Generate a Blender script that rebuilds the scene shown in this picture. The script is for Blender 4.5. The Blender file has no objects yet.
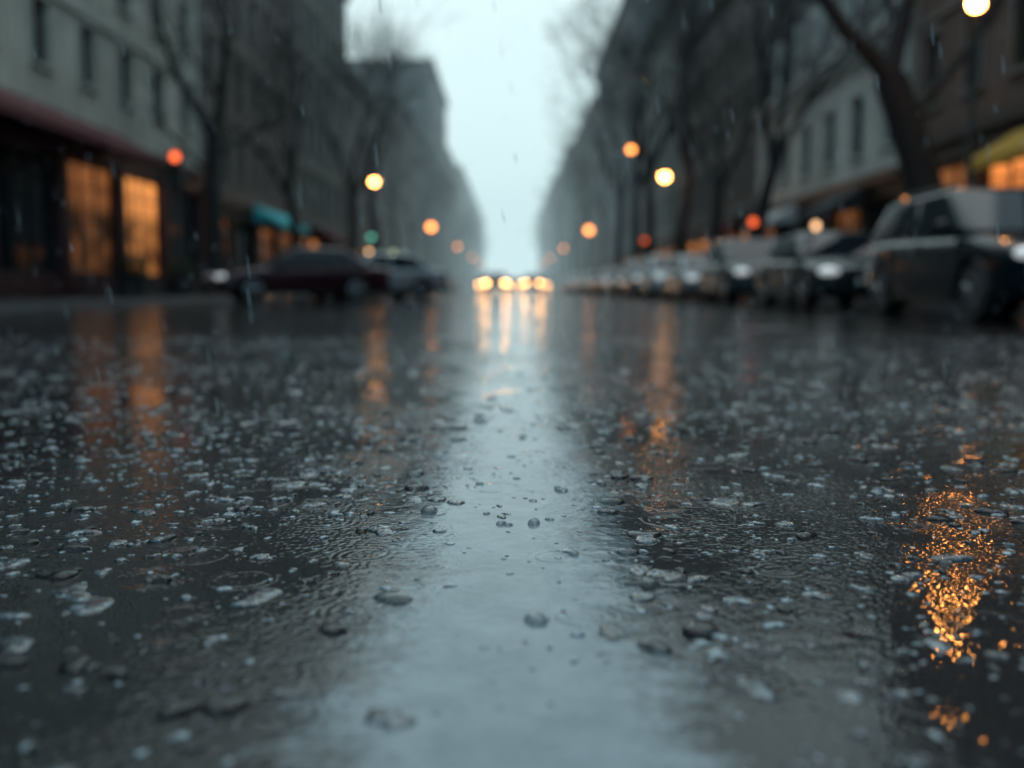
import bpy, math, random
import numpy as np
from mathutils import Vector, Matrix
R=math.radians
random.seed(7); rng=np.random.default_rng(7)
sc=bpy.context.scene
COL=sc.collection
sc.view_settings.view_transform='Standard'
sc.view_settings.look='None'
sc.view_settings.exposure=0

# ------------------------------------------------------------ node helpers
def newmat(name):
    m=bpy.data.materials.new(name); m.use_nodes=True
    nt=m.node_tree; nt.nodes.clear()
    out=nt.nodes.new('ShaderNodeOutputMaterial')
    return m,nt,out
def N(nt,t,**kw):
    n=nt.nodes.new(t)
    for k,v in kw.items():
        if k.startswith('i_'): n.inputs[k[2:].replace('_',' ')].default_value=v
        else: setattr(n,k,v)
    return n
def M(nt,op,a,b=None,c=None,clamp=False):
    n=nt.nodes.new('ShaderNodeMath'); n.operation=op; n.use_clamp=clamp
    for i,x in enumerate((a,b,c)):
        if x is None: continue
        if isinstance(x,(int,float)): n.inputs[i].default_value=x
        else: nt.links.new(x,n.inputs[i])
    return n.outputs[0]
def MR(nt,x,a,b,c=0,d=1):
    n=nt.nodes.new('ShaderNodeMapRange')
    nt.links.new(x,n.inputs[0])
    for i,v in zip((1,2,3,4),(a,b,c,d)): n.inputs[i].default_value=v
    return n.outputs[0]
def MIX(nt,f,a,b):
    n=nt.nodes.new('ShaderNodeMix'); n.data_type='RGBA'
    if isinstance(f,(int,float)): n.inputs[0].default_value=f
    else: nt.links.new(f,n.inputs[0])
    for s,x in ((6,a),(7,b)):
        if isinstance(x,tuple): n.inputs[s].default_value=(*x,1)
        else: nt.links.new(x,n.inputs[s])
    return n.outputs[2]
def noise(nt,vec,scale,detail=3,rough=.5):
    n=N(nt,'ShaderNodeTexNoise'); n.inputs['Scale'].default_value=scale
    n.inputs['Detail'].default_value=detail; n.inputs['Roughness'].default_value=rough
    nt.links.new(vec,n.inputs['Vector']); return n.outputs['Fac']
def pos(nt): return N(nt,'ShaderNodeNewGeometry').outputs['Position']

def simple(name,col,rough=.5,metal=0,var=.25,scale=3,bump=0,coat=0,spec=.5,bscale=40,emis=None,estr=0):
    m,nt,out=newmat(name)
    b=N(nt,'ShaderNodeBsdfPrincipled')
    tc=N(nt,'ShaderNodeTexCoord').outputs['Object']
    f=noise(nt,tc,scale,3,.6)
    c0=tuple(x*(1-var) for x in col); c1=tuple(min(1,x*(1+var)) for x in col)
    nt.links.new(MIX(nt,MR(nt,f,.3,.7),c0,c1),b.inputs['Base Color'])
    b.inputs['Roughness'].default_value=rough; b.inputs['Metallic'].default_value=metal
    b.inputs['Coat Weight'].default_value=coat; b.inputs['Coat Roughness'].default_value=.06
    b.inputs['Specular IOR Level'].default_value=spec
    if bump:
        bn=N(nt,'ShaderNodeBump'); bn.inputs['Distance'].default_value=bump; bn.inputs['Strength'].default_value=.8
        nt.links.new(noise(nt,tc,bscale,2),bn.inputs['Height']); nt.links.new(bn.outputs[0],b.inputs['Normal'])
    if emis:
        b.inputs['Emission Color'].default_value=(*emis,1); b.inputs['Emission Strength'].default_value=estr
    nt.links.new(b.outputs[0],out.inputs['Surface']); return m

def wall_mat(name,col,dirt=(.045,.048,.048),brick=False):
    m,nt,out=newmat(name); b=N(nt,'ShaderNodeBsdfPrincipled')
    p=pos(nt)
    f=noise(nt,p,.6,4,.65)
    mp=N(nt,'ShaderNodeMapping'); mp.inputs['Scale'].default_value=(2.5,2.5,.25); nt.links.new(p,mp.inputs[0])
    st=noise(nt,mp.outputs[0],1.2,3)
    base=MIX(nt,MR(nt,f,.35,.7),tuple(x*.8 for x in col),tuple(min(1,x*1.12) for x in col))
    if brick:
        sx=N(nt,'ShaderNodeSeparateXYZ'); nt.links.new(p,sx.inputs[0])
        cx=N(nt,'ShaderNodeCombineXYZ'); nt.links.new(M(nt,'ADD',sx.outputs[1],sx.outputs[0]),cx.inputs[0]); nt.links.new(sx.outputs[2],cx.inputs[1])
        br=N(nt,'ShaderNodeTexBrick'); nt.links.new(cx.outputs[0],br.inputs['Vector'])
        br.inputs['Scale'].default_value=1; br.inputs['Brick Width'].default_value=.22; br.inputs['Row Height'].default_value=.075
        br.inputs['Mortar Size'].default_value=.006
        nt.links.new(base,br.inputs['Color1']); br.inputs['Color2'].default_value=(col[0]*.7,col[1]*.65,col[2]*.65,1)
        br.inputs['Mortar'].default_value=(.12,.11,.1,1)
        base=br.outputs[0]
    base=MIX(nt,MR(nt,st,.5,.8,0,.65),base,dirt)
    nt.links.new(base,b.inputs['Base Color']); b.inputs['Roughness'].default_value=.75
    nt.links.new(b.outputs[0],out.inputs['Surface']); return m

def glow_mat(name,col,strength,scale=1.5):
    m,nt,out=newmat(name); e=N(nt,'ShaderNodeBsdfPrincipled')
    e.inputs['Base Color'].default_value=(.04,.03,.02,1); e.inputs['Roughness'].default_value=.1
    p=pos(nt); f=noise(nt,p,scale,3,.6)
    sx=N(nt,'ShaderNodeSeparateXYZ'); nt.links.new(p,sx.inputs[0])
    top=MR(nt,sx.outputs[2],2.6,3.3,0,strength*1.5)   # ceiling lights inside the shop
    e.inputs['Emission Color'].default_value=(*col,1)
    nt.links.new(M(nt,'ADD',top,MR(nt,f,.38,.66,strength*.12,strength*1.2)),e.inputs['Emission Strength'])
    nt.links.new(e.outputs[0],out.inputs['Surface']); return m
def emit(name,col,s):
    m,nt,out=newmat(name); e=N(nt,'ShaderNodeEmission'); e.inputs[0].default_value=(*col,1); e.inputs[1].default_value=s
    nt.links.new(e.outputs[0],out.inputs['Surface']); return m

# ------------------------------------------------------------ wet ground
def wet_mat(name,paint=False,pave=False,cheap=False):
    m,nt,out=newmat(name); b=N(nt,'ShaderNodeBsdfPrincipled'); p=pos(nt)
    big=noise(nt,p,1.0,4,.6)
    wm=MR(nt,big,.42,.56)  # 1 = standing water
    med=noise(nt,p,14,4,.65)
    fine=noise(nt,p,260,1,.7)
    asp=MIX(nt,MR(nt,fine,.35,.68),(.004,.0054,.0070),(.021,.025,.029))
    asp=MIX(nt,MR(nt,med,.35,.7,0,.6),asp,(.013,.0118,.0112))
    if pave:
        asp=MIX(nt,MR(nt,med,.3,.7),(.06,.075,.08),(.12,.14,.15))
    if paint:
        pc=MIX(nt,MR(nt,med,.3,.7),(.17,.225,.255),(.28,.345,.375))
        sx=N(nt,'ShaderNodeSeparateXYZ'); nt.links.new(p,sx.inputs[0])
        edge=MR(nt,M(nt,'ABSOLUTE',sx.outputs[0]),.07,.225,-.12,.26)
        w=M(nt,'ADD',M(nt,'ADD',M(nt,'MULTIPLY',noise(nt,p,5,4,.6),.55),M(nt,'MULTIPLY',noise(nt,p,38,3,.7),.45)),edge)
        wear=MR(nt,w,.47,.70)
        asp=MIX(nt,wear,pc,asp)
    nt.links.new(asp,b.inputs['Base Color'])
    b.inputs['Roughness'].default_value=.6
    b.inputs['Specular IOR Level'].default_value=.05
    vo=N(nt,'ShaderNodeTexVoronoi'); vo.inputs['Scale'].default_value=110; nt.links.new(p,vo.inputs['Vector'])
    grain=M(nt,'MULTIPLY',M(nt,'SUBTRACT',1,vo.outputs['Distance']),.0020)
    grain=M(nt,'ADD',grain,M(nt,'MULTIPLY',noise(nt,p,55,2),.0022))
    bg=N(nt,'ShaderNodeBump'); bg.inputs['Distance'].default_value=1; nt.links.new(grain,bg.inputs['Height'])
    nt.links.new(bg.outputs[0],b.inputs['Normal'])
    def rings(S,wl,amp,thr):
        v=N(nt,'ShaderNodeTexVoronoi'); v.voronoi_dimensions='2D'; v.inputs['Scale'].default_value=S
        nt.links.new(p,v.inputs['Vector'])
        d=v.outputs['Distance']; sc_=N(nt,'ShaderNodeSeparateColor'); nt.links.new(v.outputs['Color'],sc_.inputs[0])
        rad=MR(nt,sc_.outputs[0],0,1,.12,.5)
        s=M(nt,'SINE',M(nt,'MULTIPLY',M(nt,'SUBTRACT',d,rad),2*math.pi/(wl*S)))
        q=M(nt,'DIVIDE',M(nt,'ABSOLUTE',M(nt,'SUBTRACT',d,M(nt,'MULTIPLY',rad,.7))),M(nt,'MULTIPLY',rad,.45))
        env=M(nt,'POWER',M(nt,'SUBTRACT',1,q,clamp=True),1.3)
        on=M(nt,'GREATER_THAN',sc_.outputs[1],thr)
        return M(nt,'MULTIPLY',M(nt,'MULTIPLY',s,env),M(nt,'MULTIPLY',on,amp))
    h=rings(6.5,.015,.00036,.3)
    h=M(nt,'ADD',h,M(nt,'MULTIPLY',noise(nt,p,42,1),.0006))
    h=M(nt,'ADD',h,M(nt,'MULTIPLY',noise(nt,p,9,1),.0013))
    gr2=M(nt,'MULTIPLY',grain,M(nt,'SUBTRACT',1.0,M(nt,'MULTIPLY',wm,.85)))
    h=M(nt,'ADD',h,M(nt,'MULTIPLY',gr2,.42 if not paint else .30))
    bc=N(nt,'ShaderNodeBump'); bc.inputs['Distance'].default_value=1; nt.links.new(h,bc.inputs['Height'])
    b.inputs['Coat Weight'].default_value=1.0; b.inputs['Coat IOR'].default_value=1.33
    nt.links.new(MR(nt,wm,0,1,.11,.035),b.inputs['Coat Roughness'])
    nt.links.new(bc.outputs[0],b.inputs['Coat Normal'])
    nt.links.new(b.outputs[0],out.inputs['Surface']); return m

# ------------------------------------------------------------ mesh builder
class MB:
    def __init__(s): s.v=[];s.f=[];s.m=[]
    def quad(s,a,b,c,d,m=0):
        n=len(s.v); s.v+= [tuple(a),tuple(b),tuple(c),tuple(d)]; s.f.append((n,n+1,n+2,n+3)); s.m.append(m)
    def box(s,x0,x1,y0,y1,z0,z1,m=0):
        if x0>x1:x0,x1=x1,x0
        if y0>y1:y0,y1=y1,y0
        n=len(s.v)
        s.v+=[(x0,y0,z0),(x1,y0,z0),(x1,y1,z0),(x0,y1,z0),(x0,y0,z1),(x1,y0,z1),(x1,y1,z1),(x0,y1,z1)]
        for f in ((3,2,1,0),(4,5,6,7),(0,1,5,4),(1,2,6,5),(2,3,7,6),(3,0,4,7)):
            s.f.append(tuple(n+i for i in f)); s.m.append(m)
    def path(s,pts,rads,n=6,m=0,cap=True):
        base=len(s.v); K=len(pts); up=None
        for k in range(K):
            p=Vector(pts[k]); a=Vector(pts[max(k-1,0)]); c=Vector(pts[min(k+1,K-1)])
            d=(c-a).normalized()
            if up is None:
                up=d.orthogonal().normalized()
            else:
                up=(up-d*up.dot(d))
                up=up.normalized() if up.length>1e-5 else d.orthogonal().normalized()
            w=d.cross(up)
            for i in range(n):
                t=2*math.pi*i/n
                s.v.append(tuple(p+(up*math.cos(t)+w*math.sin(t))*rads[k]))
        for k in range(K-1):
            for i in range(n):
                j=(i+1)%n
                s.f.append((base+k*n+i,base+k*n+j,base+(k+1)*n+j,base+(k+1)*n+i)); s.m.append(m)
        if cap:
            s.f.append(tuple(base+i for i in range(n))[::-1]); s.m.append(m)
            s.f.append(tuple(base+(K-1)*n+i for i in range(n))); s.m.append(m)
    def lathe(s,c,prof,axis='z',n=20,m=0):
        base=len(s.v); K=len(prof)
        for (r,h) in prof:
            for i in range(n):
                t=2*math.pi*i/n; a=r*math.cos(t); b=r*math.sin(t)
                if axis=='z': q=(a,b,h)
                elif axis=='x': q=(h,a,b)
                else: q=(a,h,b)
                s.v.append((c[0]+q[0],c[1]+q[1],c[2]+q[2]))
        for k in range(K-1):
            for i in range(n):
                j=(i+1)%n
                s.f.append((base+k*n+i,base+k*n+j,base+(k+1)*n+j,base+(k+1)*n+i)); s.m.append(m)
        s.f.append(tuple(base+i for i in range(n))[::-1]); s.m.append(m)
        s.f.append(tuple(base+(K-1)*n+i for i in range(n))); s.m.append(m)
    def ell(s,c,r,n=14,k=8,m=0):
        prof=[(max(.02,math.sin(math.pi*i/k)),-math.cos(math.pi*i/k)) for i in range(k+1)]
        base=len(s.v); s.lathe((0,0,0),prof,'z',n,m)
        for i in range(base,len(s.v)):
            a=s.v[i]; s.v[i]=(c[0]+a[0]*r[0],c[1]+a[1]*r[1],c[2]+a[2]*r[2])
    def mesh(s,name,mats,smooth=False,sharp=35):
        me=bpy.data.meshes.new(name); me.from_pydata(s.v,[],s.f)
        for m in mats: me.materials.append(m)
        me.polygons.foreach_set('material_index',s.m)
        if smooth:
            me.polygons.foreach_set('use_smooth',[True]*len(s.f))
            try: me.set_sharp_from_angle(angle=R(sharp))
            except Exception: pass
        me.update(); return me
    def obj(s,name,mats,parent=None,smooth=False,bevel=0):
        o=bpy.data.objects.new(name,s.mesh(name,mats,smooth)); COL.objects.link(o)
        if parent: o.parent=parent
        if bevel:
            b=o.modifiers.new('bevel','BEVEL'); b.width=bevel; b.segments=2; b.limit_method='ANGLE'
        return o
def empty(name,loc=(0,0,0),rot=0):
    e=bpy.data.objects.new(name,None); e.location=loc; e.rotation_euler=(0,0,rot); COL.objects.link(e); return e

# ------------------------------------------------------------ ground, road, pavement
KL,KR=-8.8,7.25; FL,FR=-13.0,12.5
m_road=wet_mat('wet_asphalt'); m_paint=wet_mat('wet_road_paint',paint=True); m_pave=wet_mat('wet_pavement',pave=True)
m_kerb=simple('kerb_granite',(.14,.15,.155),.35,var=.3,scale=6,bump=.004,coat=.6)
g=MB(); g.quad((-1500,-600,-.004),(1500,-600,-.004),(1500,2500,-.004),(-1500,2500,-.004)); g.obj('ground',[m_pave])
g=MB(); g.quad((KL,-30,0),(KR,-30,0),(KR,700,0),(KL,700,0)); g.obj('road',[m_road])
g=MB(); g.box(KL-.001-5.5,KL-.16,-30,700,-.05,.13,0); g.obj('pavement',[m_pave])
g=MB(); g.box(KR+.16,KR+6.5,-30,700,-.05,.13,0); g.obj('pavement',[m_pave])
for x0,x1 in ((KL-.157,KL),(KR,KR+.157)):
    g=MB(); y=-30
    while y<300:
        g.box(x0,x1,y,y+.985,-.05,.134); y+=1
    g.box(x0,x1,300,700,-.05,.134)
    g.obj('kerb',[m_kerb])
# worn centre line
g=MB(); g.quad((-.235,-2,.004),(.235,-2,.004),(.235,500,.004),(-.235,500,.004)); g.obj('road_centre_line',[m_paint])
m_bay=simple('bay_paint',(.25,.28,.29),.3,coat=.8,var=.4,scale=12)
for x in (KR-2.45,KL+2.9):
    g=MB(); y=8
    while y<250:
        g.box(x-.05,x+.05,y,y+.5,.0005,.004); y+=6.2
    g.obj('parking_bay_marking',[m_bay])
g=MB(); g.lathe((2.4,9.5,0),[(.34,-.02),(.34,.006),(.30,.007),(.29,.003)],n=36); g.obj('manhole_cover',[simple('cast_iron',(.05,.05,.05),.35,.7)])

# ------------------------------------------------------------ drops and sleet on the road
m,nt,out=newmat('water'); b=N(nt,'ShaderNodeBsdfPrincipled'); b.inputs['Base Color'].default_value=(.93,.97,.98,1)
b.inputs['Roughness'].default_value=.02; b.inputs['IOR'].default_value=1.33; b.inputs['Transmission Weight'].default_value=1
nt.links.new(b.outputs[0],out.inputs['Surface']); m_water=m
def sleet_glint_mat(name,c0,c1,lo,hi):
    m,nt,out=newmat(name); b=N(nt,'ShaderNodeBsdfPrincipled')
    p=pos(nt); f=noise(nt,p,70,3,.6); nt.links.new(MIX(nt,MR(nt,f,lo,hi),c0,c1),b.inputs['Base Color'])  # pale patches in the base colour stand in for bright glints on drops
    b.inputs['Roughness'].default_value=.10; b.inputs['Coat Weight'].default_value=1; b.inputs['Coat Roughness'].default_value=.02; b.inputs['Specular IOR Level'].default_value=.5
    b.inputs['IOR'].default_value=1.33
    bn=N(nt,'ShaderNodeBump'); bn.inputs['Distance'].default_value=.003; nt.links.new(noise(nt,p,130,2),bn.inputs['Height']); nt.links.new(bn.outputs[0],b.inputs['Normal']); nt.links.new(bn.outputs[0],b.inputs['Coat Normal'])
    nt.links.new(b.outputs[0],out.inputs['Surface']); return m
m_sleet_glint=sleet_glint_mat('sleet_glints',(.014,.022,.028),(.33,.43,.48),.40,.62)
m_slush_glint=sleet_glint_mat('slush_glints',(.010,.016,.022),(.18,.26,.30),.44,.66)
def drops(name,mat,A,seg,sizes,hk,cl_thr,seed,irr=1.0,hmax=.006,keep=.28):
    rng=np.random.default_rng(seed)
    V=[];F=[];off=0
    rho=np.array([1,.93,.75,.45]); prof=np.array([0,.42,.75,.95])
    th=np.linspace(0,2*np.pi,seg,endpoint=False)
    for x0,x1,y0,y1,dens in A:
        n=int((x1-x0)*(y1-y0)*dens)
        for i in range(n):
            x=rng.uniform(x0,x1); y=rng.uniform(y0,y1)
            u=rng.random()
            for pr,a,b_ in sizes:
                if u<pr: r=rng.uniform(a,b_); break
            d=math.sin(x*2.3+1.1+seed)*math.sin(y*1.9+.4)+.5*math.sin(x*5.1)*math.sin(y*4.3+2)+.4*math.sin(x*13+y*4)*math.sin(y*11)
            if d<cl_thr and rng.random()<.65: continue
            if abs(x)<.15 and rng.random()>keep: continue
            h=min(r*hk,hmax)*rng.uniform(.7,1.1)
            rr=r*(1+irr*(.28*rng.random()*np.cos(2*th+rng.uniform(0,6))+.18*rng.random()*np.cos(3*th+rng.uniform(0,6))+.10*rng.random()*np.cos(5*th+rng.uniform(0,6))))
            el=rng.uniform(.6,1.0); ph=rng.uniform(0,3.14)
            ca,sa=math.cos(ph),math.sin(ph)
            cx=rr*np.cos(th); cy=rr*np.sin(th)*el
            ex=cx*ca-cy*sa; ey=cx*sa+cy*ca
            z0=.0042 if abs(x)<.235 else .0002
            px=np.concatenate([x+ex*q for q in rho]+[[x]])
            py=np.concatenate([y+ey*q for q in rho]+[[y]])
            pz=np.concatenate([np.full(seg,z0+h*q)+(rng.uniform(-.12,.12,seg)*h*irr if (q>0 and irr>1) else 0) for q in prof]+[[z0+h*(1 if irr<=1 else rng.uniform(.6,1))]])
            V.append(np.stack([px,py,pz],1))
            F.append(off); off+=seg*4+1
    V=np.concatenate(V); F=np.array(F)
    i=np.arange(seg); j=(i+1)%seg
    quads=np.concatenate([np.stack([k*seg+i,k*seg+j,(k+1)*seg+j,(k+1)*seg+i],1) for k in range(3)])
    tris=np.stack([3*seg+i,3*seg+j,np.full(seg,4*seg)],1)
    Q=(quads[None]+F[:,None,None]).reshape(-1,4); T=(tris[None]+F[:,None,None]).reshape(-1,3)
    me=bpy.data.meshes.new(name); me.vertices.add(len(V)); me.vertices.foreach_set('co',V.ravel())
    me.loops.add(Q.size+T.size); me.loops.foreach_set('vertex_index',np.concatenate([Q.ravel(),T.ravel()]).astype(np.int32))
    me.polygons.add(len(Q)+len(T))
    st=np.concatenate([np.arange(len(Q))*4,Q.size+np.arange(len(T))*3]).astype(np.int32)
    me.polygons.foreach_set('loop_start',st)
    me.polygons.foreach_set('use_smooth',np.ones(len(Q)+len(T),dtype=bool))
    me.update(calc_edges=True); me.validate()
    me.materials.append(mat)
    o=bpy.data.objects.new(name,me); COL.objects.link(o)
drops('water_drops',m_water,[(-2.4,2.4,.4,3.2,230),(-4,4,3.2,6.5,50)],12,[(.14,.012,.028),(.42,.005,.012),(1.1,.002,.005)],.5,-.25,3,1.0,.009,.5)
drops('sleet',m_sleet_glint,[(-2.4,2.4,.4,3.4,760),(-4,4,3.4,8,260)],9,[(.034,.011,.020),(.20,.006,.011),(1.1,.0018,.006)],.30,-.1,5,1.5,.0034)
drops('slush_clumps',m_slush_glint,[(-1.6,1.6,.4,2.2,75),(-3,3,2.2,5,26)],16,[(.32,.020,.036),(1.1,.009,.020)],.24,-.3,9,1.6,.0045)
# falling rain
g=MB()
for i in range(700):
    y=random.uniform(2.4,11); x=random.uniform(-.6,.6)*y; z=random.uniform(.1,.4+.32*y)
    l=random.uniform(.02,.06); r=random.uniform(.0009,.0017)
    g.path([(x,y,z),(x+.004,y,z-l*.6),(x+.006,y,z-l)],[r*.3,r,r*.6],5)
g.obj('rain',[simple('rain_water',(.6,.68,.71),.05,var=.05,coat=1)],smooth=True)

# ------------------------------------------------------------ buildings
m_glass=simple('window_glass',(.006,.013,.018),.08,var=.4,scale=.6,spec=.4)
m_glass2=simple('window_glass_curtain',(.04,.06,.068),.15,var=.5,scale=1.2,spec=.4)
m_lit=glow_mat('lit_shop_window',(1,.36,.09),.46)
m_lit2=glow_mat('lit_cafe_window',(1,.30,.07),.46)
m_dim=glow_mat('dim_shop_window',(1,.34,.10),.11)
m_frame=simple('window_frame',(.09,.095,.09),.5)
m_dark=simple('dark_woodwork',(.014,.015,.017),.45,var=.4)
m_slate=simple('slate_roof',(.026,.033,.04),.4,var=.3,scale=5)
m_zinc=simple('zinc',(.12,.14,.15),.4)
MAT={'cream':wall_mat('cream_stucco',(.45,.44,.37)),'stone':wall_mat('stone_wall',(.18,.18,.16)),
 'brown':wall_mat('brown_stone',(.16,.135,.115)),'brick':wall_mat('brick_wall',(.19,.09,.06),brick=True),
 'grey':wall_mat('grey_render',(.15,.17,.175)),'pale':wall_mat('pale_stone',(.62,.60,.54))}
TRIM={k:simple('trim_'+k,c,.7,var=.2) for k,c in {'cream':(.36,.355,.31),'stone':(.21,.21,.19),'brown':(.175,.155,.14),'brick':(.20,.16,.135),'grey':(.16,.17,.175),'pale':(.52,.51,.47)}.items()}
SHOP=[simple('shopfront_burgundy',(.035,.011,.014),.4),simple('shopfront_green',(.012,.035,.03),.4),m_dark,simple('shopfront_brown',(.05,.032,.022),.45)]
AWN={k:simple('awning_'+k,c,.8,var=.2) for k,c in {'red':(.09,.011,.016),'teal':(.06,.48,.52),'yellow':(.5,.27,.02),'pale':(.5,.5,.5),'dark':(.03,.03,.035)}.items()}

def building(kind_name,side,y0,y1,h,mat,floors_from=4.9,fh=3.5,bay=2.9,ww=1.0,wh=2.1,shop=2,lit=.3,mansard=0,depth=14,xf=None,awnings=(),litset=None,detail=True,first=None,ns=None):
    s=1 if side=='L' else -1
    xf=xf if xf is not None else (FL if side=='L' else FR)
    E=empty(kind_name,(xf,y0,0))
    L=y1-y0
    wall=MB();tr=MB();gl=MB();fr=MB()
    def P(u,v,d): return (s*d,u,v)
    def q(mb,u0,u1,v0,v1,d=0,m=0): mb.quad(P(u0,v0,d),P(u1,v0,d),P(u1,v1,d),P(u0,v1,d),m)
    def bx(mb,u0,u1,v0,v1,d0,d1,m=0): mb.box(s*d0,s*d1,u0,u1,v0,v1,m)
    def opening(u0,u1,v0,v1,dp,gm,wallm,mull=1,trans=.3,framew=.06,fm=0):
        a=P
        wall.quad(a(u0,v0,0),a(u0,v1,0),a(u0,v1,-dp),a(u0,v0,-dp),wallm)
        wall.quad(a(u1,v0,0),a(u1,v1,0),a(u1,v1,-dp),a(u1,v0,-dp),wallm)
        wall.quad(a(u0,v1,0),a(u1,v1,0),a(u1,v1,-dp),a(u0,v1,-dp),wallm)
        wall.quad(a(u0,v0,0),a(u1,v0,0),a(u1,v0,-dp),a(u0,v0,-dp),wallm)
        q(gl,u0,u1,v0,v1,-dp+.002,gm)
        d0,d1=-dp+.01,-dp+.07
        bx(fr,u0,u0+framew,v0,v1,d0,d1,fm); bx(fr,u1-framew,u1,v0,v1,d0,d1,fm)
        bx(fr,u0+framew,u1-framew,v0,v0+framew,d0,d1,fm); bx(fr,u0+framew,u1-framew,v1-framew,v1,d0,d1,fm)
        for i in range(mull):
            c=u0+(u1-u0)*(i+1)/(mull+1)
            bx(fr,c-.03,c+.03,v0+framew,v1-framew,d0,d1-.004,fm)
        if trans:
            c=v1-(v1-v0)*trans
            bx(fr,u0+framew,u1-framew,c-.025,c+.025,d0,d1-.008,fm)
    def band(v0,v1,wins,a0,a1,gmf,dp,wm,**k):
        if not wins: q(wall,0,L,v0,v1,0,wm); return
        q(wall,0,L,v0,a0,0,wm); q(wall,0,L,a1,v1,0,wm)
        c=0
        for i,(u0,u1) in enumerate(wins):
            q(wall,c,u0,a0,a1,0,wm); c=u1
            opening(u0,u1,a0,a1,dp,gmf(i),wm,**k)
        q(wall,c,L,a0,a1,0,wm)
    g0=floors_from-.45
    nb=ns or max(1,round(L/4.0)); bw=L/nb
    wins=[(i*bw+.35,(i+1)*bw-.35) for i in range(nb)]
    ls=litset if litset is not None else [2 if random.random()<lit else (3 if random.random()<.4 else 0) for _ in wins]
    band(.0,g0,wins,.75,g0-.95,lambda i:ls[i%len(ls)],.2,1,mull=2,trans=.22,framew=.09,fm=1)
    for i,(u0,u1) in enumerate(wins):
        bx(tr,u0-.3,u0-.06,.13,g0-.4,.002,.10,1); bx(tr,u1+.06,u1+.3,.13,g0-.4,.002,.10,1)
        bx(tr,u0,u1,g0-.85,g0-.45,.002,.09,1)
        bx(tr,u0,u1,.2,.68,.002,.05,1)
    bx(tr,-.02,L+.02,g0-.38,g0-.02,.002,.30,1)
    v=g0; nf=0
    nb=max(1,round((L-.6)/bay)); b2=(L)/nb
    wn=[(i*b2+b2/2-ww/2,i*b2+b2/2+ww/2) for i in range(nb)]
    while v+fh*.75<=h:
        v1=min(v+fh,h)
        if h-v1<fh*.75: v1=h
        a0=v+ (first if (first and nf==0) else .95); a1=min(a0+wh,v1-.35)
        band(v,v1,wn,a0,a1,lambda i:(1 if random.random()<.25 else 0),.24,0)
        if detail:
            for (u0,u1) in wn:
                bx(tr,u0-.14,u1+.14,a0-.12,a0-.002,.002,.14,0)
                bx(tr,u0-.10,u1+.10,a1+.02,a1+.2,.002,.07,0)
                bx(tr,u0-.13,u0-.01,a0,a1+.018,.002,.05,0); bx(tr,u1+.01,u1+.13,a0,a1+.018,.002,.05,0)
        bx(tr,0,L,v1-.14,v1-.0,.002,.12,0)
        v=v1; nf+=1
    if detail:
        for u in (0,L-.45): bx(tr,u,u+.45,g0+.02,h-.3,.003,.09,0)
    bx(tr,-.05,L+.05,h+.0,h+.22,-.1,.45,0); bx(tr,-.05,L+.05,h+.222,h+.36,-.1,.58,0)
    if detail:
        u=.2
        while u<L-.3:
            bx(tr,u,u+.16,h-.32,h-.002,.125,.38,0); u+=.62
    D=-depth
    wall.quad(P(0,0,0),P(0,0,D),P(0,h,D),P(0,h,0),0); wall.quad(P(L,0,0),P(L,0,D),P(L,h,D),P(L,h,0),0)
    wall.quad(P(0,0,D),P(L,0,D),P(L,h,D),P(0,h,D),0)
    rf=MB()
    if mansard:
        t=mansard; hh=h+.36
        a=[P(0,hh,0),P(L,hh,0),P(L,hh,D),P(0,hh,D)]; b_=[P(.5,hh+t,-1.3),P(L-.5,hh+t,-1.3),P(L-.5,hh+t,D+1.3),P(.5,hh+t,D+1.3)]
        for i in range(4): rf.quad(a[i],a[(i+1)%4],b_[(i+1)%4],b_[i])
        rf.quad(*b_)
        for (u0,u1) in wn[::1]:
            bx(tr,u0-.12,u1+.12,hh+.3,hh+.3+t*.6,-1.1,-.12,0); bx(gl,u0+.05,u1-.05,hh+.42,hh+.2+t*.55,-1.0,-.11,0)
        top=hh+t
    else:
        rf.quad(P(0,h+.3,.0),P(L,h+.3,.0),P(L,h+.3,D),P(0,h+.3,D)); top=h+.3
        bx(tr,.0,L,h+.362,h+.9,-.3,.0,0)
    for i in range(max(1,int(L//9))):
        u=random.uniform(1,L-2); bx(tr,u,u+1.3,top-.3,top+1.6,-5.5,-4.8,0)
        for k in range(3): tr.lathe((s*-5.15,u+.25+k*.4,0),[(.1,top+1.6),(.12,top+2.1)],n=8)
    wall.obj('walls',[MAT[mat],SHOP[shop]],E); tr.obj('trim',[TRIM[mat],SHOP[shop]],E)
    gl.obj('windows',[m_glass,m_glass2,m_lit,m_dim,m_lit2],E); fr.obj('window_frames',[m_frame,m_dark],E); rf.obj('roof',[m_slate if mansard else m_zinc],E)
    for (ya,yb,zt,col) in awnings:
        aw=MB(); u0,u1=ya-y0,yb-y0
        aw.quad(P(u0,zt,.31),P(u1,zt,.31),P(u1,zt-.75,1.5),P(u0,zt-.75,1.5))
        aw.quad(P(u0,zt-.75,1.5),P(u1,zt-.75,1.5),P(u1,zt-1.0,1.5),P(u0,zt-1.0,1.5))
        for u in (u0,u1): 
            aw.quad(P(u,zt,.31),P(u,zt-.75,1.5),P(u,zt-.8,1.48),P(u,zt-.8,.31))
        aw.obj('awning',[AWN[col]],E)
    return E
building('corner_building','L',-12,20,13,'stone',shop=2,lit=.1)
building('cream_apartment_building','L',20.6,42,16,'cream',floors_from=5.6,first=1.35,wh=1.95,shop=0,ns=5,litset=[0,0,3,2,0],awnings=((20.9,28.6,5.35,'red'),(28.8,33,5.3,'red')))
building('stone_apartment_building','L',42.3,60,20,'brown',shop=3,lit=.3,awnings=((49.5,57,4.4,'teal'),),bay=2.5,litset=[3,0,3,3])
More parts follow.
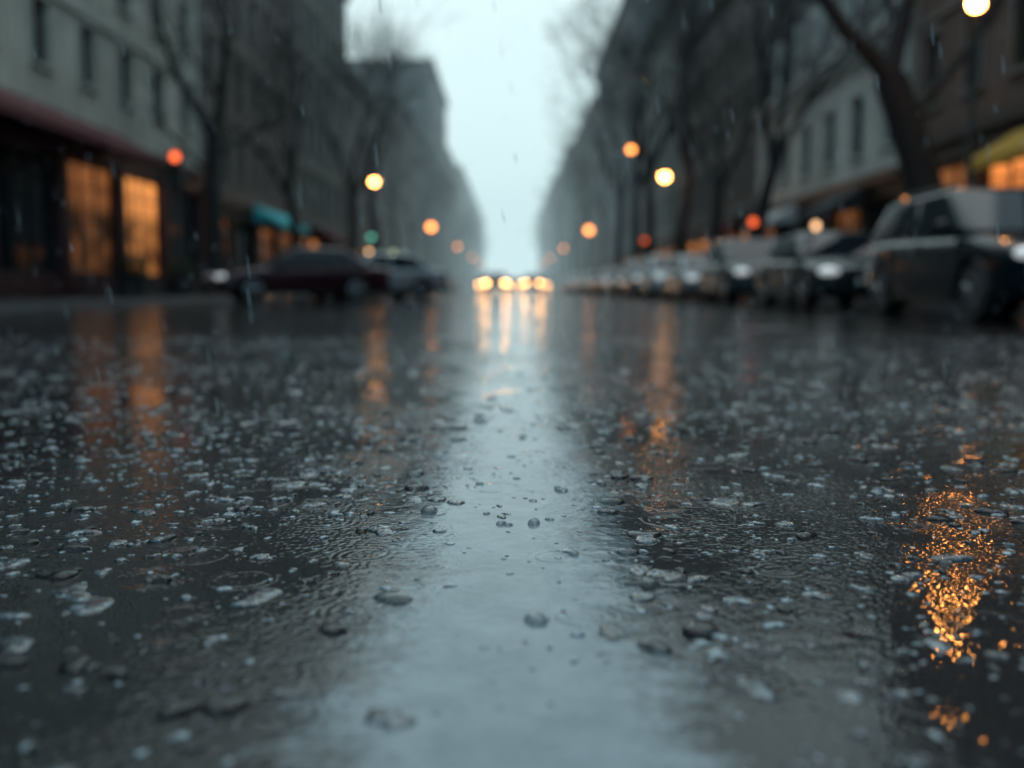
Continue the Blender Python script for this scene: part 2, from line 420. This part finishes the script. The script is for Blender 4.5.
building('stone_apartment_building','L',60.3,80,22.5,'stone',shop=2,lit=.4,awnings=((66,74,4.3,'red'),),bay=2.6,mansard=2)
building('brick_apartment_building','L',80.3,112,17,'brown',shop=1,lit=.5,bay=2.7)
building('stone_apartment_building','L',112.3,148,21,'stone',shop=2,lit=.4,detail=False)
building('tower_block','L',148.3,186,33,'grey',shop=2,lit=.4,detail=False,bay=3.3,xf=-12)
building('stone_apartment_building','L',186.3,250,27,'stone',lit=.3,detail=False,bay=4)
building('stone_apartment_building','L',250.3,330,30,'grey',lit=.2,detail=False,bay=5)
building('stone_apartment_building','L',330.3,480,30,'stone',lit=.2,detail=False,bay=6)
building('corner_building','R',-12,18,12,'stone',shop=2,lit=.2)
building('brick_apartment_building','R',18.3,31.7,14,'brick',floors_from=5.3,shop=3,litset=[4,4,3],first=.9,bay=2.5,awnings=((20.2,24.6,4.15,'yellow'),))
building('pale_stone_building','R',32,51,8.6,'pale',floors_from=4.7,fh=3.6,first=.85,bay=3.2,ww=1.25,shop=3,litset=[0,3,0,0,3],mansard=4.5,awnings=((35,38.5,3.9,'dark'),(43,48,3.9,'pale')))
building('brown_stone_building','R',51.3,72,17,'brown',shop=2,lit=.4,bay=2.6,awnings=((55,60,4,'red'),))
building('stone_apartment_building','R',72.3,104,22,'stone',shop=3,lit=.5,detail=False)
building('brick_apartment_building','R',104.3,150,31,'grey',shop=2,lit=.4,detail=False)
building('stone_apartment_building','R',150.3,215,28,'stone',lit=.3,detail=False,bay=4)
building('stone_apartment_building','R',215.3,300,30,'grey',lit=.2,detail=False,bay=5)
building('stone_apartment_building','R',300.3,480,32,'stone',lit=.2,detail=False,bay=6)

# ------------------------------------------------------------ trees (bare, winter)
m_bark=simple('bark',(.018,.017,.017),.8,var=.5,scale=8)
def rvec(): 
    v=Vector((random.gauss(0,1),random.gauss(0,1),random.gauss(0,1))); return v.normalized()
def grow(mb,p,d,L,r,depth,maxd,spread=1.0):
    segs=4 if depth<3 else (3 if depth<5 else 2)
    pts=[p.copy()]; rads=[r]; r1=r*.55 if depth else r*.72
    for k in range(segs):
        d=(d+rvec()*(.15+.05*depth)*spread+Vector((0,0,.09 if depth<4 else .0))).normalized()
        p=p+d*(L/segs); pts.append(p.copy()); rads.append(r+(r1-r)*(k+1)/segs)
    mb.path(pts,rads,(9,7,5,4,3,3,3,3)[depth],0,cap=False)
    if depth>=maxd: return
    nch=(3,3,3,4,3,3,3)[depth]
    for c in range(nch):
        t=1.0 if c==0 else random.uniform(.35,1.0)
        i=min(segs-1,int(t*segs)); f=t*segs-i
        q=pts[i].lerp(pts[i+1],min(1,f))
        if depth==0 and c>0: q=pts[-1].lerp(pts[-2],random.uniform(0,.5))
        ax=rvec().cross(d); ax=ax.normalized() if ax.length>1e-3 else Vector((1,0,0))
        ang=(random.uniform(.12,.35) if c==0 else random.uniform(.4,.85))*spread
        nd=(Matrix.Rotation(ang,3,ax)@d)
        grow(mb,q,nd,L*random.uniform(.64,.84),max(.007,r1*random.uniform(.6,.85)),depth+1,maxd,spread)
near=[];far=[]
for i in range(3):
    random.seed(100+i); mb=MB(); grow(mb,Vector((0,0,-.1)),Vector((random.uniform(-.08,.08),0,1)),4.3,.25,0,5)
    near.append(mb.mesh('tree_branches',[m_bark],smooth=True,sharp=180))
    random.seed(200+i); mb=MB(); grow(mb,Vector((0,0,-.1)),Vector((0,0,1)),4.3,.24,0,6,.85)
    far.append(mb.mesh('tree_branches',[m_bark],smooth=True,sharp=180))
def tree(x,y,v,sc_=1,rot=0,V=None,zs=1):
    V=V or near
    o=bpy.data.objects.new('street_tree',V[v%3]); o.location=(x,y,.13); o.scale=(sc_,sc_,sc_*zs); o.rotation_euler=(0,0,rot); COL.objects.link(o)
# near tree on the left pavement
random.seed(11); mb=MB()
mb.path([(-9.85,33,0),(-9.8,33,.5),(-9.75,33,2.0),(-9.8,33,3.6),(-9.7,33,5.3)],[.42,.33,.29,.27,.25],12)
for d,L,r,st in (((.45,-.1,.95),3.4,.17,(-9.7,33,5.2)),((-.35,.1,1),3.4,.17,(-9.72,33,5.2)),((-.9,.3,.7),2.6,.10,(-9.78,33,4.1)),((.75,.5,.7),2.6,.10,(-9.74,33,4.6))):
    grow(mb,Vector(st),Vector(d).normalized(),L,r,1,5)
mb.obj('street_tree',[m_bark],smooth=True)
random.seed(21)
tree(-9.8,47,1,1.1,2.2); tree(-9.6,60,2,1.3,.4,far,1.1); tree(-9.7,74,0,1.4,3.3,far,1.15)
for i,y in enumerate((90,108,128,150,175,204,238,280)): tree(-10.4,y,i,random.uniform(.95,1.1),random.uniform(0,6),far,1.35)
tree(8.3,34.5,1,1.1,4.0); tree(8.3,43,2,1.15,1.5,far); tree(8.3,51,0,1.25,5.1,far,1.15); tree(8.3,59,1,1.3,2.1,far,1.2); tree(8.3,68,1,1.35,.7,far,1.3); tree(8.6,80,2,1.3,2.9,far,1.45)
for i,y in enumerate((90,102,116,132,150,175,204,238,280)): tree(9.2,y,i,random.uniform(1.0,1.15),random.uniform(0,6),far,1.5)
random.seed(5); mb=MB()
mb.path([(8.75,20,0),(8.6,20,.5),(8.35,20,1.6),(8.1,20,2.6),(7.75,20,3.6),(7.4,20,4.5)],[.52,.41,.37,.35,.33,.32],12)
for d,L,r,st in (((-.75,-.05,.75),2.9,.20,(7.45,20,4.4)),((.12,.1,1),3.0,.22,(7.4,20,4.4)),((.75,.2,.8),2.8,.13,(7.8,20,3.7)),((-.2,.7,.8),2.6,.13,(7.5,20,4.2))):
    grow(mb,Vector(st),Vector(d).normalized(),L,r,1,5)
mb.obj('street_tree',[m_bark],smooth=True)
def planter(x,y):
    E=empty('planter',(x,y,.13)); b=MB(); b.box(-.45,.45,-.45,.45,0,.6); b.box(-.5,.5,-.5,.5,.602,.66); b.obj('pot',[m_dark],E,bevel=.02)
    f=MB(); 
    for i in range(900):
        v=rvec(); c=Vector((v.x*.42,v.y*.42,.95+v.z*.4))*1.0; c*= random.uniform(.8,1.05)
        a=rvec()*.05; bb=rvec()*.04; f.quad(c-a,c-bb,c+a,c+bb)
    f.obj('foliage',[simple('shrub_leaves',(.03,.06,.025),.6,var=.5)],E)
planter(-11.9,31.6); planter(-11.9,36.2)

# ------------------------------------------------------------ lamps, signals
m_pole=simple('painted_steel',(.02,.022,.024),.4,var=.2)
m_lampA=emit('lamp_glow_bright',(1,.38,.09),34); m_lampN=emit('lamp_glow_near',(1,.36,.07),110); m_lampB=emit('lamp_glow_dim',(1,.30,.06),8)
def street_lamp(px,hx,y,z,mat=m_lampA,r=.17):
    E=empty('street_lamp',(px,y,.13)); z-=.13; dx=hx-px
    p=MB(); p.path([(0,0,0),(0,0,.25),(0,0,.9),(0,0,1.0),(0,0,z+.1 if abs(dx)>.05 else z-.12)],[.11,.11,.07,.05,.04],10)
    if abs(dx)>.05:
        p.path([(0,0,z-.5),(dx*.3,0,z+.15),(dx*.75,0,z+.34),(dx,0,z+.27)],[.035,.033,.03,.028],8)
    p.lathe((dx,0,z),[(.03,.36),(.06,.30),(.2,.17),(.21,.12)] if abs(dx)>.05 else [(.02,.42),(.05,.3),(.2,.17),(.2,.13)],n=16)
    p.obj('pole',[m_pole],E,smooth=True)
    g=MB(); g.ell((dx,0,z),(r,r,r*.95),16,10); g.obj('lantern_globe',[mat],E,smooth=True)
street_lamp(7.45,7.45,16.5,4.93,m_lampN,.12)
street_lamp(8.0,7.5,49.7,5.8,m_lampA,.22); street_lamp(8.0,7.05,60,8.5,m_lampB,.20); street_lamp(8.0,7.5,98,5.9,m_lampB,.32)
street_lamp(-9.3,-7.5,55,6.1,m_lampA,.18); street_lamp(-9.3,-7.6,94.5,6.0,m_lampB,.32)
for y in (140,190,240):
    street_lamp(-9.3,-7.6,y,6,m_lampB,.2); street_lamp(8.0,7.5,y+6,6,m_lampB,.2)
def traffic_light(x,y,z,lit,strength=14,r=.11):
    cols={'red':(1,.14,.04),'amber':(1,.35,.05),'green':(.15,.6,.42)}
    E=empty('traffic_light',(x,y,.13)); z-=.13
    order=['red','amber','green']; k=order.index(lit); zc=z+(k-1)*.3
    p=MB(); p.path([(0,0,0),(0,0,.2),(0,0,.21),(0,0,zc+.5)],[.09,.09,.05,.045],10); p.box(-.15,.15,-.26,-.05,zc-.47,zc+.47)
    for i in range(3):
        zz=zc+(1-i)*.3
        p.path([(0,-.261,zz+.125),(0,-.45,zz+.12)],[.03,.02],6)
        p.box(-.13,.13,-.42,-.262,zz+.12,zz+.135)
    p.obj('post_and_housing',[m_pole],E)
    for i,c in enumerate(order):
        l=MB(); l.ell((0,-.262,zc+(1-i)*.3),(r,.03,r),14,6)
        l.obj('lens_'+c,[emit('signal_'+c,cols[c],strength) if c==lit else simple('lens_off_'+c,tuple(q*.06 for q in cols[c]),.3)],E,smooth=True)
traffic_light(-8.9,27,3.82,'red',3,.12)
traffic_light(-9.2,66,3.65,'green',2,.17)
traffic_light(7.65,32.2,2.45,'red',2.2,.12)
traffic_light(7.75,59,3.1,'red',1.6,.14)
def wall_lantern(x,y,z,s,strength,col=(1,.75,.5)):
    E=empty('wall_lantern',(x,y,z)); p=MB(); p.path([(0,0,.25),(s*.3,0,.3),(s*.4,0,.2)],[.02,.02,.02],6); p.box(-.02,.02,-.06,.06,.1,.4); p.obj('bracket',[m_pole],E)
    g=MB(); g.ell((s*.4,0,0),(.13,.13,.15),12,8); g.obj('lamp',[emit('wall_lantern_glow',col,strength)],E,smooth=True)
wall_lantern(FR-.35,38.9,2.75,-1,3.0,(1,.55,.28)); wall_lantern(FR-.35,30,2.9,-1,3.5,(1,.34,.08))
wall_lantern(FL+.35,112,4.0,1,7,(.6,1,.6)); wall_lantern(FL+.35,104,3.9,1,7,(.8,.9,.4)); wall_lantern(FL+.35,86,3.4,1,6,(1,.5,.2))

# ------------------------------------------------------------ cars
m_tyre=simple('tyre_rubber',(.010,.010,.011),.6); m_rim=simple('alloy_rim',(.32,.35,.38),.25,.9,var=.1)
m_cglass=simple('car_glass',(.008,.015,.020),.04,var=.2,spec=.35)
m_blk=simple('black_plastic',(.008,.009,.010),.4); m_chr=simple('chrome',(.4,.42,.43),.15,1,var=.05)
m_head=simple('headlight_lens',(.65,.68,.68),.06,.2,var=.1,coat=1,emis=(.9,.97,1),estr=.45)
m_headon=emit('headlight_on',(1,.46,.15),32)
m_tail=simple('tail_light',(.25,.01,.01),.1,coat=1); m_plate=simple('licence_plate',(.5,.5,.48),.4)
def cartype(suv):
    L=4.65 if suv else 4.6; W=.93 if suv else .90; H=1.60 if suv else 1.43
    bh=.10 if suv else 0
    st=[(0,.40,.60,.62),(.07,.27,.70+bh,.80),(.35,.22,.78+bh,.90),(.75,.21,.86+bh,W),(1.15,.21,.92+bh,W),(1.9,.21,.93+bh,W+.01),(2.7,.21,.95+bh,W+.01),(3.5,.21,.97+bh,W),(4.1,.22,.98+bh,.91),(4.45,.26,.93+bh,.85),(L-.05,.32,.86+bh,.78),(L,.42,.74+bh,.68)]
    mb=MB()
    rings=[]
    for (x,zb,zt,w) in st:
        half=[(0,zb),(.75*w,zb),(.95*w,zb+.05),(w,zb+.22*(zt-zb)),(w*1.005,zb+.55*(zt-zb)),(w*.985,zt-.20*(zt-zb)),(w*.93,zt-.035),(w*.72,zt+.0),(0,zt+.03)]
        ring=half+[(-a,b) for a,b in half[-2:0:-1]]
        rings.append([(a,x-L/2,b) for a,b in ring])
    M_=len(rings[0])
    for r in rings: mb.v+=r
    for k in range(len(rings)-1):
        for i in range(M_):
            j=(i+1)%M_; mb.f.append((k*M_+i,k*M_+j,(k+1)*M_+j,(k+1)*M_+i)); mb.m.append(0)
    mb.f.append(tuple(range(M_))[::-1]); mb.m.append(0)
    mb.f.append(tuple((len(rings)-1)*M_+i for i in range(M_))); mb.m.append(0)
    me=mb.mesh('body',[m_blk]); o=bpy.data.objects.new('tmp',me); COL.objects.link(o)
    ss=o.modifiers.new('s','SUBSURF'); ss.levels=2; ss.render_levels=2
    wr=.36 if suv else .33; ax=(-L/2+.92,L/2-.98)
    c=MB()
    for y in ax:
        for sx in (-1,1): c.lathe((sx*.85,y,wr),[(wr+.065,-.27),(wr+.065,.27)],'x',36)
    co=bpy.data.objects.new('cut',c.mesh('cut',[m_blk])); COL.objects.link(co)
    bo=o.modifiers.new('b','BOOLEAN'); bo.operation='DIFFERENCE'; bo.object=co; bo.solver='EXACT'
    try: bo.material_mode='TRANSFER'
    except Exception: pass
    bpy.context.view_layer.update()
    body=bpy.data.meshes.new_from_object(o.evaluated_get(bpy.context.evaluated_depsgraph_get()))
    bpy.data.objects.remove(o); bpy.data.objects.remove(co)
    body.polygons.foreach_set('use_smooth',[True]*len(body.polygons)); body.set_sharp_from_angle(angle=R(38))
    zb=.90+bh; y=lambda t:t-L/2
    if suv: B0,B1,T0,T1=1.22,4.42,2.0,4.0
    else:   B0,B1,T0,T1=1.25,4.12,2.05,3.35
    wb,wt=W-.05,.66 if not suv else .70
    bot=[(-wb,y(B0),zb),(wb,y(B0),zb),(wb,y(B1),zb),(-wb,y(B1),zb)]; top=[(-wt,y(T0),H),(wt,y(T0),H),(wt,y(T1),H-.02),(-wt,y(T1),H-.02)]
    cb=MB(); cb.v=bot+top; cb.f=[(3,2,1,0),(4,5,6,7),(0,1,5,4),(1,2,6,5),(2,3,7,6),(3,0,4,7)]; cb.m=[0]*6
    cme=cb.mesh('cabin',[m_blk]); o=bpy.data.objects.new('tmp',cme); COL.objects.link(o)
    bv=o.modifiers.new('v','BEVEL'); bv.width=.09; bv.segments=4; bv.limit_method='ANGLE'
    bpy.context.view_layer.update()
    cabin=bpy.data.meshes.new_from_object(o.evaluated_get(bpy.context.evaluated_depsgraph_get())); bpy.data.objects.remove(o)
    cabin.polygons.foreach_set('use_smooth',[True]*len(cabin.polygons)); cabin.set_sharp_from_angle(angle=R(60))
    gm=MB()
    def pane(a,b,c_,d,u0,u1,v0,v1,off=.006):
        a,b,c_,d=map(Vector,(a,b,c_,d)); n=(b-a).cross(d-a).normalized()
        cen=(a+b+c_+d)/4
        if n.dot(cen-Vector((0,0,.9)))<0: n=-n
        f=lambda u,v:(a.lerp(b,u)).lerp(d.lerp(c_,u),v)+n*off
        gm.quad(f(u0,v0),f(u1,v0),f(u1,v1),f(u0,v1))
    pane(bot[0],bot[1],top[1],top[0],.06,.94,.08,.9)
    pane(bot[2],bot[3],top[3],top[2],.08,.92,.2,.88)
    for q in ((bot[1],bot[2],top[2],top[1]),(bot[0],bot[3],top[3],top[0])):
        pane(*q,.09,.44,.14,.88); pane(*q,.475,.74,.14,.88); pane(*q,.765,.92,.16,.86)
    glass=gm.mesh('glass',[m_cglass])
    wm=MB()
    for yy in ax:
        for sx in (-1,1):
            cx=sx*(W-.12)
            wm.lathe((cx,yy,wr),[(wr*.66,-.10),(wr*.93,-.115),(wr,-.08),(wr,.08),(wr*.93,.115),(wr*.66,.10)],'x',32,0)
            o_=sx*.085
            wm.lathe((cx+o_,yy,wr),[(wr*.66,-.03),(wr*.68,.02),(wr*.62,.028),(wr*.60,-.028)],'x',28,1)
            wm.lathe((cx+o_-sx*.02,yy,wr),[(wr*.6,-.01),(wr*.6,.0)],'x',24,0)
            wm.lathe((cx+o_,yy,wr),[(.06,-.02),(.05,.03)],'x',14,1)
            for k in range(5):
                t=2*math.pi*k/5+.3; c0=(cx+o_+sx*.008,yy+.04*math.cos(t),wr+.04*math.sin(t)); c1=(cx+o_+sx*.012,yy+wr*.61*math.cos(t),wr+wr*.61*math.sin(t))
                wm.path([c0,c1],[.035,.026],6,1)
    wheels=wm.mesh('wheels',[m_tyre,m_rim],smooth=True)
    tr=MB()
    f=-L/2
    gz=.62 if suv else .55
    tr.box(-.46,.46,f-.012,f+.15,gz-.02,gz+.13,0); tr.box(-.48,.48,f-.02,f+.1,gz+.135,gz+.155,1)
    for i in range(3): tr.box(-.44,.44,f-.018,f-.0125,gz+.01+i*.035,gz+.02+i*.035,1)
    tr.box(-.55,.55,f+.0,f+.2,.32,.43,0); tr.box(-.25,.25,f-.016,f+.1,.47,.57,2)
    tr.box(-.25,.25,-f-.06,-f+.012,.62,.73,2); tr.box(-.7,.7,-f-.15,-f+.0,.3,.42,0)
    for sx in (-1,1):
        tr.ell((sx*.66,-f-.07,.80+bh),(.17,.10,.08),12,8,3)
        tr.ell((sx*(W+.07),y(B0)+.32,zb+.10),(.11,.07,.075),12,8,4)
        tr.box(sx*(W-.06),sx*(W+.02),y(B0)+.30,y(B0)+.35,zb+.0,zb+.06,0)
        tr.box(sx*(W-.04),sx*(W+.012),ax[0]+wr+.12,ax[1]-wr-.12,.235,.30,0)
        for yy in (y(B0)+1.05,y(B0)+2.0): tr.box(sx*(W-.05),sx*(W+.022),yy,yy+.17,zb-.13,zb-.105,1)
        for yy in (y(B0)+.12,y(B0)+1.25,y(B0)+2.2): tr.box(sx*(W-.06),sx*(W+.006),yy,yy+.008,.32,zb-.06,0)
        if suv: tr.path([(sx*.58,y(T0)+.15,H+.04),(sx*.58,y(T1)-.1,H+.04)],[.016,.016],6,0)
        tr.ell((sx*(W-.045),f+.42,.86*.85+bh),(.02,.05,.02),8,6,3)
    hl=MB()
    for sx in (-1,1): hl.ell((sx*.66,f+.16,.655+bh*.9),(.19,.17,.085),16,10)
    heads=hl.mesh('headlights',[m_head],smooth=True)
    return dict(body=body,cabin=cabin,glass=glass,wheels=wheels,trim=tr,heads=heads,L=L)
CT={True:cartype(True),False:cartype(False)}
def paint(name,col,metal=.0):
    m,nt,out=newmat(name); b=N(nt,'ShaderNodeBsdfPrincipled'); tc=N(nt,'ShaderNodeTexCoord').outputs['Object']
    f=noise(nt,tc,2,3); nt.links.new(MIX(nt,MR(nt,f,.3,.7),tuple(x*.8 for x in col),col),b.inputs['Base Color'])
    b.inputs['Metallic'].default_value=metal; b.inputs['Roughness'].default_value=.4; b.inputs['Specular IOR Level'].default_value=.05; b.inputs['Coat Weight'].default_value=1; b.inputs['Coat Roughness'].default_value=.04; b.inputs['Coat IOR'].default_value=1.38
    v=N(nt,'ShaderNodeTexVoronoi'); v.inputs['Scale'].default_value=90; nt.links.new(tc,v.inputs['Vector'])
    bn=N(nt,'ShaderNodeBump'); bn.inputs['Distance'].default_value=.0005; nt.links.new(MR(nt,v.outputs['Distance'],.15,.4,1,0),bn.inputs['Height']); nt.links.new(bn.outputs[0],b.inputs['Coat Normal'])
    nt.links.new(b.outputs[0],out.inputs['Surface']); return m
def car(x,y,col,suv=False,rot=0,on=False,name='parked_car'):
    T=CT[suv]; E=empty(name,(x,y,0),rot); pm=col
    def add(n,me,mats=None,copy=True):
        if mats: 
            me=me.copy(); 
            for i,mm in enumerate(mats):
                if i<len(me.materials): me.materials[i]=mm
                else: me.materials.append(mm)
        o=bpy.data.objects.new(n,me); COL.objects.link(o); o.parent=E
    add('body',T['body'],[pm]); add('cabin',T['cabin'],[pm]); add('glass',T['glass']); add('wheels',T['wheels'])
    key='trimmesh'
    if key not in T: T[key]=T['trim'].mesh('trim',[m_blk,m_chr,m_plate,m_tail,m_blk],smooth=True)
    add('trim',T[key]); add('headlights',T['heads'],[m_headon] if on else None)
P_dark=paint('paint_dark_teal',(.004,.015,.022)); P_grey=paint('paint_graphite',(.018,.03,.036)); P_silver=paint('paint_silver',(.30,.35,.38),.3)
P_white=paint('paint_white',(.55,.6,.62),0); P_maroon=paint('paint_maroon',(.026,.007,.013)); P_blue=paint('paint_slate_blue',(.035,.065,.08)); P_black=paint('paint_black',(.008,.011,.015))
XR=6.0
car(XR,12.45,P_dark,True); car(XR,19.0,P_grey,False); car(XR,25.4,P_blue,True); car(XR,31.8,P_silver,False); car(XR,38.2,P_white,True)
for i,y in enumerate((44.6,51,57.6,64,71,78,86,94,103)): car(XR,y,[P_silver,P_grey,P_white,P_dark][i%4],i%3==0)
car(-5.65,26.6,P_maroon,False,R(-64)); car(-4.3,30.6,P_silver,False,R(-58))
XL=-6.6
for i,y in enumerate((46,53,60,68,76,85,95,106)): car(XL,y,[P_black,P_grey,P_dark,P_silver][i%4],i%3==1,math.pi)
for x,y,c,sv in ((-1.15,72,P_dark,False),(1.95,96,P_grey,True),(.35,118,P_black,False),(-2.9,110,P_black,False),(3.9,135,P_black,False),(-.9,175,P_black,False),(6.0,185,P_black,True)):
    car(x,y,c,sv,0,True,'oncoming_car')

# ------------------------------------------------------------ mist further down the street
m,nt,out=newmat('mist_air'); ab=N(nt,'ShaderNodeVolumeAbsorption'); ab.inputs['Density'].default_value=.0018; ab.inputs['Color'].default_value=(0,0,0,1)
em=N(nt,'ShaderNodeEmission'); em.inputs[0].default_value=(.55,.76,.80,1); em.inputs[1].default_value=.0018  # glow put into the mist stands in for scattered skylight
ad=N(nt,'ShaderNodeAddShader'); nt.links.new(ab.outputs[0],ad.inputs[0]); nt.links.new(em.outputs[0],ad.inputs[1]); nt.links.new(ad.outputs[0],out.inputs['Volume'])
g=MB(); g.box(-60,60,70,720,.02,60); g.obj('mist',[m])

# ------------------------------------------------------------ world + sun
w=bpy.data.worlds.new('World'); sc.world=w; w.use_nodes=True; nt=w.node_tree; nt.nodes.clear()
out=nt.nodes.new('ShaderNodeOutputWorld'); bg=nt.nodes.new('ShaderNodeBackground'); sky=nt.nodes.new('ShaderNodeTexSky')
sky.sky_type='NISHITA'; sky.sun_disc=False; sky.sun_elevation=R(72); sky.sun_rotation=R(10); sky.air_density=1; sky.dust_density=5
hs=nt.nodes.new('ShaderNodeHueSaturation'); hs.inputs['Saturation'].default_value=.25; nt.links.new(sky.outputs[0],hs.inputs['Color'])
# overcast cloud deck, shaped for contrast: brightened ahead, dimmed overhead and behind
tc=nt.nodes.new('ShaderNodeTexCoord'); nz=noise(nt,tc.outputs['Generated'],2.2,4)
sx=nt.nodes.new('ShaderNodeSeparateXYZ'); nt.links.new(tc.outputs['Generated'],sx.inputs[0])
br=MR(nt,sx.outputs[1],0,1,0,1)
cloud=MIX(nt,br,MIX(nt,MR(nt,nz,.3,.7),(3.0,5.2,6.4),(3.8,6.1,7.4)),MIX(nt,MR(nt,nz,.3,.7),(8.8,11.2,11.4),(9.8,12.0,12.1)))
nt.links.new(MIX(nt,.93,hs.outputs[0],cloud),bg.inputs['Color']); bg.inputs['Strength'].default_value=.1
nt.links.new(bg.outputs[0],out.inputs['Surface'])
sl=bpy.data.lights.new('sun','SUN'); sl.energy=.5; sl.angle=R(45); sl.color=(1,.99,.96)
so=bpy.data.objects.new('sun',sl); COL.objects.link(so); so.rotation_euler=(R(-18),0,R(-10))

# ------------------------------------------------------------ camera
cd=bpy.data.cameras.new('camera'); co=bpy.data.objects.new('camera',cd); COL.objects.link(co)
co.location=(0,0,.40); co.rotation_euler=(R(90-5.57),0,0)
cd.lens=35; cd.sensor_width=36; cd.clip_end=4000; cd.clip_start=.02
cd.dof.use_dof=True; cd.dof.focus_distance=1.65; cd.dof.aperture_fstop=1.5
sc.camera=co
